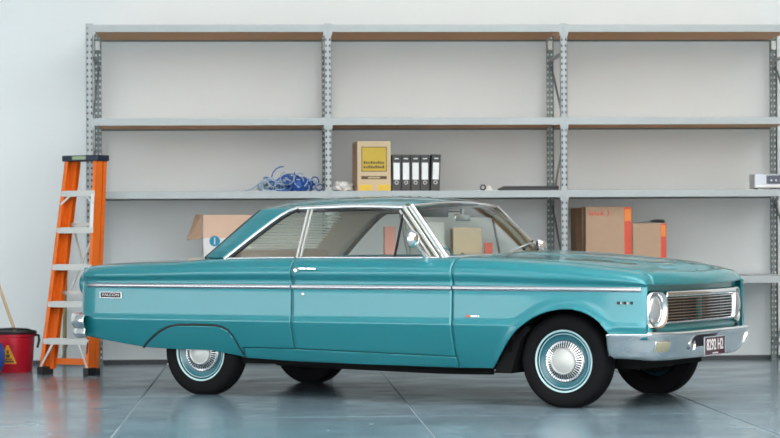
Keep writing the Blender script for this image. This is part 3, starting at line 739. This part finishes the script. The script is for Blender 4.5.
for x in RX:
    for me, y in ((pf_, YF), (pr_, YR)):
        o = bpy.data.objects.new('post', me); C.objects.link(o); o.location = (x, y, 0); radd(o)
    radd(MB().box(x - .024, x + .024, YF + .012, YF + .030, .006, 2.838).build('hole_shade_strip', BLACK, None))  # black strip added behind the holes to stand for the shade inside
    # zig-zag frame braces
    zs = [.15, .75, 1.35, 1.98, 2.55]
    for k in range(4):
        a, b = (YF + .03, YR - .03) if k % 2 else (YR - .03, YF + .03)
        radd(MB().bar((x + .012, a, zs[k]), (x + .012, b, zs[k + 1]), .028, .012, (1, 0, 0)).build('brace', GALV_D if k % 2 else GALV, None))
    for z in (.15, 2.60):
        radd(MB().bar((x - .010, YF + .03, z), (x - .010, YR - .03, z), .028, .012, (1, 0, 0)).build('brace', GALV, None))
    # white top connector
    radd(MB().box(x - .020, x + .020, YR - .05, YR - .006, 2.70, 2.775).build('beam_bracket', CWHITE, None))
for i in range(3):
    x0, x1 = RX[i] + .030, RX[i + 1] - .030
    for z in SH:
        radd(MB().prism([(YF - .004, z), (YF - .004, z - BH), (YF + .020, z - BH), (YF + .020, z - BH + .006), (YF + .004, z - BH + .006), (YF + .004, z - .018), (YF + .035, z - .018), (YF + .035, z - .014), (YF + .010, z)], 'x', x0, x1).build('beam', GALV, None))
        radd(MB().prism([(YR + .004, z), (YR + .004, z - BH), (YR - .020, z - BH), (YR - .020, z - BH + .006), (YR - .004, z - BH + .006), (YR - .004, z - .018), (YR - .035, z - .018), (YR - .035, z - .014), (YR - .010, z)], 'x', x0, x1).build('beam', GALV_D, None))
        radd(MB().box(x0, x1, YF + .012, YR - .012, z - .044, z - .001).build('shelf_board', BOARD if z > 1 else PALEBOARD, None))
        for xe in (x0 - .026, x1 - .006):
            radd(MB().box(xe, xe + .032, YF - .008, YF - .004, z - BH - .03, z + .004).build('beam_bracket', GALV, None))
        radd(MB().box((x0 + x1) / 2 - .02, (x0 + x1) / 2 + .02, YF + .012, YR - .012, z - .034, z - .016).build('shelf_support', GALV, None))

# ------------------------------------------------------------------ things on the shelves
Z3, Z4 = SH[2] + .001, SH[3] + .001
# carton with yellow label
cb = empty('carton', (.876, 19.17, Z3), R(5)); tag(cb, 'tan carton with a square yellow label beside the lever arch files', 'box', 'cartons on the rack')
MB().rbox(-.140, .140, 0, .34, 0, .412, .003).build('carton_body', CARD_L, cb)
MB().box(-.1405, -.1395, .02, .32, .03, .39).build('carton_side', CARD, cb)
MB().box(-.106, .106, -.0015, 0, .160, .366).build('label_border', BROWNPRINT, cb)
MB().box(-.100, .100, -.0025, -.001, .166, .360).build('yellow_label', YELLOW, cb)
for r_, z in enumerate((.236, .200)):
    for k in range(9):
        x = -.088 + k * .0196
        MB().box(x, x + .014, -.0035, -.002, z - .012, z + .012 - .004 * ((k + r_) % 3)).build('label_print', BROWNPRINT, cb)
MB().box(-.108, .104, -.0015, 0, .098, .124).build('print_strip', BROWNPRINT, cb)
MB().box(-.052, .050, -.0025, -.001, .106, .116).build('strip_print', CARD_L, cb)
MB().box(-.124, -.020, -.0015, 0, .004, .052).build('yellow_flash', YELLOW_B, cb)
MB().box(.030, .134, -.0015, 0, .004, .052).build('yellow_flash', YELLOW_B, cb)
# lever arch files
def binder():
    b = empty('lever_arch_file')
    MB().rbox(-.0375, .0375, 0, .28, 0, .300, .003).build('file_case', BINDER, b)
    MB().box(-.026, .026, -.0015, 0, .092, .232).build('spine_label', PAPER, b)
    MB().box(-.030, .030, -.001, 0, .252, .282).build('spine_band', BLACK, b)
    MB().box(-.018, .018, -.002, 0, .262, .270).build('band_print', PAPER, b)
    MB().lathe_y([(.016, 0), (.016, -.004), (.011, -.004), (.011, 0)], 20, (0, 0, .068)).build('finger_ring', STEP, b)
    return b
b0 = binder()
nth = ['first lever arch file beside the tan carton, black with white spine label', 'second lever arch file from the tan carton, black with white spine label', 'middle one of the five black lever arch files on the shelf', 'fourth lever arch file from the tan carton, beside the leaning one', 'last lever arch file of the row, leaning slightly, farthest from the tan carton']
for k in range(5):
    o = b0 if k == 0 else copy_tree(b0)
    o.location = (1.062 + k * .0785 + (.006 if k == 4 else 0), 19.17 + .006 * (k % 2), Z3 + .001)
    if k == 4: o.rotation_euler = (0, R(2.2), 0); o.location.z += .0015
    tag(o, nth[k], 'folder', 'lever arch files on the shelf')
# blue cable tangle
tg = empty('cable_tangle', (.155, 19.40, Z3)); tg.scale = (1.15, 1.1, 1.35); tag(tg, 'heap of tangled blue cables and a blue bag lying on the shelf', 'cables')
bm = bmesh.new(); bmesh.ops.create_icosphere(bm, subdivisions=3, radius=1)
rnd = random.Random(3)
for v in bm.verts:
    n = v.co.normalized(); k = 1 + .14 * math.sin(7 * n.x + 3 * n.z) * math.cos(6 * n.y - 2 * n.x) + .05 * math.sin(17 * n.z + 9 * n.x)
    v.co = Vector((.105 * n.x * k + .085, .09 * n.y * k, max(0.0, .035 + .062 * n.z * k)))
mb = MB().add_bm(bm); mb.build('blue_bag', BLUE, tg, smooth=30)
for k in range(84):
    cx = rnd.uniform(-.19, .24) if k % 3 else rnd.uniform(-.17, .0); cy = rnd.uniform(-.13, .08); r = rnd.uniform(.018, .048); ph = rnd.uniform(0, 6.28); tilt = rnd.uniform(-1.2, 1.2)
    if k in (5, 11): cx, r = -.03 + .05 * (k == 11), .085
    h0 = max(r * abs(math.cos(tilt)) + .004, rnd.uniform(.02, .10) * (1 - abs(cx - .05) * 2.6))
    pts = []
    for t in np.linspace(0, 1, 15):
        a = ph + t * rnd.uniform(5.2, 5.4); v = Vector((r * math.cos(a), r * math.sin(a) * math.sin(tilt), r * math.sin(a) * math.cos(tilt)))
        pts.append((cx + v.x + .012 * t, cy + v.y, max(.006, h0 + v.z)))
    MB().tube(pts, .0042 if k % 3 else .006, 6).build('cable_loop', BLUE2 if k % 2 else CABLE, tg, smooth=60)
MB().tube([(-.16, -.02, .03), (-.21, -.03, .045), (-.25, -.04, .02), (-.29, -.05, .007), (-.30, -.06, .005)], .004, 6).build('cable_end', CABLE, tg)
# crumpled wrapper
bm = bmesh.new(); bmesh.ops.create_icosphere(bm, subdivisions=3, radius=1)
for v in bm.verts:
    n = v.co.normalized(); k = 1 + .25 * math.sin(9 * n.x + 5 * n.y) * math.cos(8 * n.z + 3 * n.x)
    v.co = Vector((.085 * n.x * k, .07 * n.y * k, max(0, .03 + .055 * n.z * k)))
o = MB().add_bm(bm).build('plastic_wrapper', CWHITE, None, smooth=15); o.location = (.617, 19.33, Z3)
tag(o, 'crumpled white plastic wrapper beside the tan carton', 'wrapper')
# black bar and small roll
bb = empty('black_case', (2.155, 19.16, Z3)); tag(bb, 'long flat black case lying near the rack post on the shelf', 'case')
MB().prism([(-.225, 0), (.255, 0), (.255, .036), (-.200, .036), (-.250, .012)], 'y', 0, .10).build('case_body', BLACK, bb)
MB().box(-.20, .25, -.001, 0, .016, .019).build('case_seam', BINDER, bb)
tr = empty('tape_roll', (1.782, 19.20, Z3)); tag(tr, 'small black tape roll with white backing on the shelf', 'tape')
MB().lathe_y([(.014, -.012), (.026, -.012), (.026, .012), (.014, .012)], 24, (0, 0, .026), closed=True).build('tape', BLACK, tr, smooth=40)
MB().prism([(.02, 0), (.085, 0), (.07, .030), (.045, .046), (.025, .03)], 'y', .014, .05).build('backing_wedge', CWHITE, tr)
# small electronic device on the right
dv = empty('silver_device', (4.185, 19.12, Z3)); tag(dv, 'silver electronic unit with dark navy front at the end of the shelf', 'device')
MB().rbox(-.140, .175, 0, .22, .010, .128, .006).build('device_body', DEVICE, dv)
MB().rbox(-.04, .150, -.004, 0, .045, .118, .0015).build('front_panel', NAVY, dv)
MB().box(-.125, .16, -.002, 0, .022, .034).build('front_strip', CWHITE, dv)
for x in (-.12, .15): MB().box(x - .015, x + .015, .02, .06, 0, .010).build('device_foot', BLACK, dv)
for k in range(3): MB().lathe_y([(0, -.007), (.008, -.007), (.008, 0)], 12, (.0 + k * .04, -.003, .075)).build('device_knob', DEVICE, dv)
# cartons on the lower shelf
def carton(name, label, x0, x1, y0, y1, h, m, group='cartons on the rack', z=Z4):
    e = empty(name, ((x0 + x1) / 2, y0, z)); tag(e, label, 'box', group)
    wd = x1 - x0; dp = y1 - y0
    MB().rbox(-wd / 2, wd / 2, 0, dp, 0, h, .003).build('carton_body', m, e)
    MB().box(-.025, .025, .004, dp - .004, h, h + .001).build('top_tape', CARD_L, e)
    return e
c1 = carton('carton', 'large brown carton with red edge stripe and red print, behind the hood', 2.641, 3.026, 19.20, 19.46, .580, CARD)
MB().box(.130, .190, -.0015, 0, .004, .576).build('red_stripe', RED, c1)
MB().box(.134, .186, -.0025, -.001, .46, .560).build('orange_band', ORANGEPRINT, c1)
prt = empty('red_print', (0, 0, 0), parent=c1)
for k, (a, b, z0, z1) in enumerate(((-.165, -.150, .505, .545), (-.146, -.128, .505, .535), (-.124, -.106, .512, .535), (-.102, -.080, .505, .528), (-.072, -.046, .508, .540))):
    MB().box(a, b, -.0015, 0, z0, z1).build('print_letter', REDPRINT, prt)
MB().tube([(-.02 + .020 * math.sin(a), -.001, .528 + .030 * math.cos(a)) for a in np.linspace(.2, 2.9, 9)], .005, 6).build('print_arc', REDPRINT, prt)
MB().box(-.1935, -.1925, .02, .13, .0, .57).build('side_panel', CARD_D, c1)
c1b = carton('carton', 'dark brown carton tucked behind the large red-striped carton', 2.600, 2.99, 19.50, 19.86, .575, CARD_D)
c2 = carton('carton', 'smaller brown carton with red edge stripe and a black item on top', 3.032, 3.316, 19.20, 19.50, .440, CARD)
MB().box(.096, .140, -.0015, 0, .004, .436).build('red_stripe', RED, c2)
MB().box(.099, .137, -.0025, -.001, .33, .425).build('orange_band', ORANGEPRINT, c2)
MB().box(-.08, .02, -.0015, 0, .150, .156).build('red_print', REDPRINT, c2)
bi = empty('black_tool', (3.24, 19.26, Z4 + .4415)); tag(bi, 'black hand tool with pale tip lying on the smaller carton', 'tool')
MB().tube([(-.045, 0, .014), (.0, 0, .018), (.06, .01, .016), (.075, .01, .010)], [.010, .015, .015, .009], 10).build('tool_handle', BLACK, bi, smooth=50)
MB().tube([(-.19, -.02, .005), (-.12, -.01, .008), (-.045, 0, .014)], [.003, .005, .008], 8).build('tool_blade', GALV_D, bi)
# open white carton behind the boot
ob = empty('open_carton', (-.340, 19.22, Z4)); tag(ob, 'open white carton with raised peach flaps and a blue dot behind the car rear', 'box', 'cartons on the rack')
oc = MB().box(-.203, .203, 0, .004, 0, .335).box(-.203, .203, .336, .34, 0, .335).box(-.203, -.199, 0, .34, 0, .335).box(.199, .203, 0, .34, 0, .335).box(-.203, .203, 0, .34, 0, .004)
oc.build('carton_body', CWHITE, ob)
e = MB().box(-.200, .205, -.002, .002, 0, .192).build('front_flap', PEACH, ob); e.location = (0, .002, .335); e.rotation_euler = (R(-4), 0, 0)
e = MB().box(-.198, .198, -.002, .002, 0, .185).build('back_flap', CARD_D, ob); e.location = (0, .338, .335); e.rotation_euler = (R(-20), 0, 0)
fm = MB(); fm.quadgrid([[(-.203, .02, .527), (-.262, .11, .530)], [(-.208, .0, .335), (-.335, .07, .318)]])
fm.build('side_flap', CARD, ob, solid=.005)
MB().lathe_y([(0, -.0015), (.044, -.0015), (.044, 0)], 32, (-.105, 0, .310)).build('blue_dot', LOGOBLUE, ob)
MB().box(-.109, -.101, -.0025, -.001, .282, .338).build('dot_mark', CWHITE, ob)
# things seen through the car's glass
c3 = carton('carton', 'narrow pink carton seen through the side window', .975, 1.070, 19.45, 19.70, .425, mat('pink_carton', (.62, .27, .22), .8, noise=.05))
c4 = carton('carton', 'beige carton seen through the windscreen', 1.545, 1.785, 19.35, 19.65, .412, CARD_L)
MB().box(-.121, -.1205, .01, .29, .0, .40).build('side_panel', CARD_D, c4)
MB().box(-.060, -.030, -.0015, 0, .14, .20).build('hand_hole', BLACK, c4)
c5 = carton('carton', 'tall white carton seen through the windscreen', 1.345, 1.490, 19.55, 19.80, .460, CWHITE)
c6 = carton('small_red_box', 'small red box beside the beige carton seen through the windscreen', 1.80, 1.865, 19.25, 19.33, .285, RED)

# ------------------------------------------------------------------ step ladder
LD = empty('step_ladder', (-1.638, 18.56, 0), R(28)); 
LD.rotation_euler = (0, 0, R(-33))
tag(LD, 'orange fibreglass step ladder with grey treads leaning by the rack', 'ladder')
LEAN = math.tan(R(8.0))
def lp(x, y, z): return (x, y + z * LEAN, z)
Hh = 1.72
def rail(name, xb, xt, y0, y1, m, sgn, z0=.05, z1=Hh):
    mb = MB()
    def seg(xa, xb_, ya, yb):
        P = []
        for z, xo in ((z0, xb), (z1, xt)):
            P.append([lp(xo + xa, ya, z), lp(xo + xb_, ya, z), lp(xo + xb_, yb, z), lp(xo + xa, yb, z)])
        o = len(mb.v); mb.v += P[0] + P[1]
        mb.f += [tuple(o + k for k in q_) for q_ in ((0, 3, 2, 1), (4, 5, 6, 7), (0, 1, 5, 4), (1, 2, 6, 5), (2, 3, 7, 6), (3, 0, 4, 7))]
    a, b = (0, .004) if sgn < 0 else (-.004, 0)         # web on the outside
    seg(a, b, y0, y1)
    fl_ = (0, .034) if sgn < 0 else (-.034, 0)
    seg(fl_[0], fl_[1], y0, y0 + .004); seg(fl_[0], fl_[1], y1 - .004, y1)
    return mb.build(name, m, LD)
XB, XT = .245, .160
rail('front_rail', -XB, -XT, 0, .085, ORANGE, -1); rail('front_rail', XB, XT, 0, .085, ORANGE, 1)
rail('rear_rail', -XB + .035, -XT + .03, .0855, .130, ORANGE, -1, .04); rail('rear_rail', XB + .004, XT + .004, .0855, .130, ORANGE, 1, .04)
for k in range(5):
    z = .285 + k * .296; xx = XB + (XT - XB) * z / Hh - .005
    st_ = MB().prism([(-.006, 0), (.088, 0), (.088, -.035), (.084, -.035), (.084, -.005), (-.002, -.005), (-.002, -.045), (-.006, -.045)], 'x', -xx, xx)
    o = st_.build('step', STEP, LD); o.location = (0, z * LEAN, z)
    for t in range(4):
        q_ = MB().box(-xx + .02, xx - .02, .008 + t * .02, .014 + t * .02, 0, .003).build('tread_ridge', STEP, o)
    if k in (0, 4):
        for sd in (-1, 1):
            MB().bar(lp(sd * (xx - .10), .0, z - .03), lp(sd * (xx + (.0 if k else .012)), .0, z - (.11 if k else .235)), .016, .006, (0, 1, 0)).build('step_brace', STEP, LD)
for z in (.10, .65, 1.2):
    xx = XB + (XT - XB) * z / Hh - .01
    MB().bar(lp(-xx + .03, .13, z), lp(xx, .13, z), .05 if z < .2 else .03, .02, (0, 1, 0)).build('rear_crossbar', ORANGE if z < .2 else STEP, LD)
MB().bar(lp(-.10, .13, .66), lp(.12, .13, 1.18), .016, .008, (0, 1, 0)).build('rear_brace', STEP, LD)
MB().bar(lp(.10, .13, .66), lp(-.12, .13, 1.18), .016, .008, (0, 1, 0)).build('rear_brace', STEP, LD)
MB().bar(lp(-.13, .13, .10), lp(-.05, .10, .27), .012, .008, (0, 1, 0)).build('rear_brace', GALV_D, LD)
cp = MB().rbox(-.182, .182, -.015, .140, 0, .048, .008).build('top_cap', CAPBLUE, LD, smooth=40); cp.location = (0, Hh * LEAN, Hh - .012)
MB().box(-.075, .060, -.017, -.0145, .012, .040).build('cap_label', mat('cap_label_green', (.28, .36, .22), .5), cp)
MB().rbox(.20, .232, -.003, .0, 1.16, 1.44, .001).build('warning_label', PAPER, LD)
bpy.data.objects['warning_label'].data.transform(Matrix.Translation((-.055, 0, 0)))
bpy.data.objects['warning_label'].data.transform(Matrix.Shear('XY', 4, (0, 0)))
for v in bpy.data.objects['warning_label'].data.vertices: v.co.y += v.co.z * LEAN; v.co.x += (1.16 - v.co.z) * .0465
sl = MB().rbox(.212, .226, -.003, 0, .17, .30, .001).build('rail_slot', BLACK, LD)
for v in sl.data.vertices: v.co.y += v.co.z * LEAN
for sd in (-1, 1):
    MB().rbox(sd * XB - .042 if sd > 0 else -XB - .012, sd * XB + .012 if sd > 0 else -XB + .042, -.012, .095, 0, .062, .006).build('foot', BLACK, LD)
    MB().rbox(sd * (XB - .01) - .022, sd * (XB - .01) + .022, .10, .150, 0, .055, .006).build('foot', BLACK, LD)

# ------------------------------------------------------------------ mop bucket, blue bucket and sticks
BK = empty('mop_bucket', (-2.078, 19.03, 0)); tag(BK, 'red plastic mop bucket with yellow warning triangle and black wringer rim', 'bucket')
MB().lathe_z([(0, .004), (.138, .004), (.146, .0), (.150, .008), (.168, .285), (.176, .290), (.178, .312), (.172, .318), (.164, .312), (.160, .29), (.140, .02), (0, .014)], 48).build('bucket_body', BUCKETRED, BK, smooth=35)
MB().lathe_z([(.130, .312), (.182, .312), (.186, .325), (.180, .338), (.150, .342), (.125, .33), (.115, .26), (.05, .22)], 40).build('wringer', BLACK, BK, smooth=35)
MB().tube([(.178, -.03, .305), (.205, -.045, .30), (.21, -.05, .26), (.195, -.05, .20)], .010, 8).build('handle', BLACK, BK, smooth=50)
MB().tube([(-.18, 0, .325), (-.12, -.13, .352), (0, -.185, .36), (.12, -.13, .352), (.18, 0, .325)], .010, 8).build('bail', BLACK, BK, smooth=50)
yaw = R(-3)
sg = empty('warning_sign', (0, 0, 0), parent=BK)
def cyl(ang, z, off): 
    r = .150 + (.168 - .150) * (z - .008) / .277 + off
    return (r * math.sin(ang), -r * math.cos(ang), z)
rows = []
for t in np.linspace(0, 1, 9):
    hw = .40 * (1 - t) + .05; z = .075 + .150 * t
    rows.append([cyl(-.20 + u * hw, z, .0015) for u in np.linspace(-1, 1, 9)])
MB().quadgrid(rows).build('sign_triangle', SIGNYEL, sg, smooth=40)
for z0, z1, hw0 in ((.085, .102, .30), (.108, .118, .22), (.128, .150, .10), (.158, .185, .05)):
    rows = [[cyl(-.20 + u * hw0, z, .0025) for u in np.linspace(-1, 1, 5)] for z in (z0, z1)]
    MB().quadgrid(rows).build('sign_print', BROWNPRINT, sg)
MP = empty('mop', (-2.078, 19.03, 0)); tag(MP, 'pale wooden mop standing in the red bucket', 'mop')
MB().tube([(-.235, .07, 1.02), (.010, -.04, .345), (.05, -.05, .24)], [.013, .0135, .0135], 10).build('handle', WOOD, MP, smooth=50)
MB().lathe_z([(.0, .022), (.05, .022), (.06, .05), (.045, .10), (.024, .20), (.0, .205)], 16, (.03, -.02, 0)).build('mop_head', BLIND, MP, smooth=40)
BB = empty('plastic_drum', (-2.268, 18.62, 0)); tag(BB, 'round blue plastic drum at the frame edge beside the red bucket', 'drum')
MB().lathe_z([(0, .0), (.10, .0), (.135, .03), (.160, .10), (.165, .16), (.155, .22), (.13, .26), (.06, .28), (0, .282)], 40).build('drum_body', BLUE, BB, smooth=40)
MB().lathe_z([(.045, .278), (.045, .30), (.03, .305), (0, .305)], 20).build('drum_cap', BLACK, BB, smooth=40)
o = MB().tube([(-1.752, 19.98, .01), (-1.745, 20.06, 1.0), (-1.745, 20.10, 1.40)], .017, 10).build('broom_stick', WOOD_G, None, smooth=50); tag(o, 'olive brown wooden stick leaning on the wall behind the ladder', 'stick')
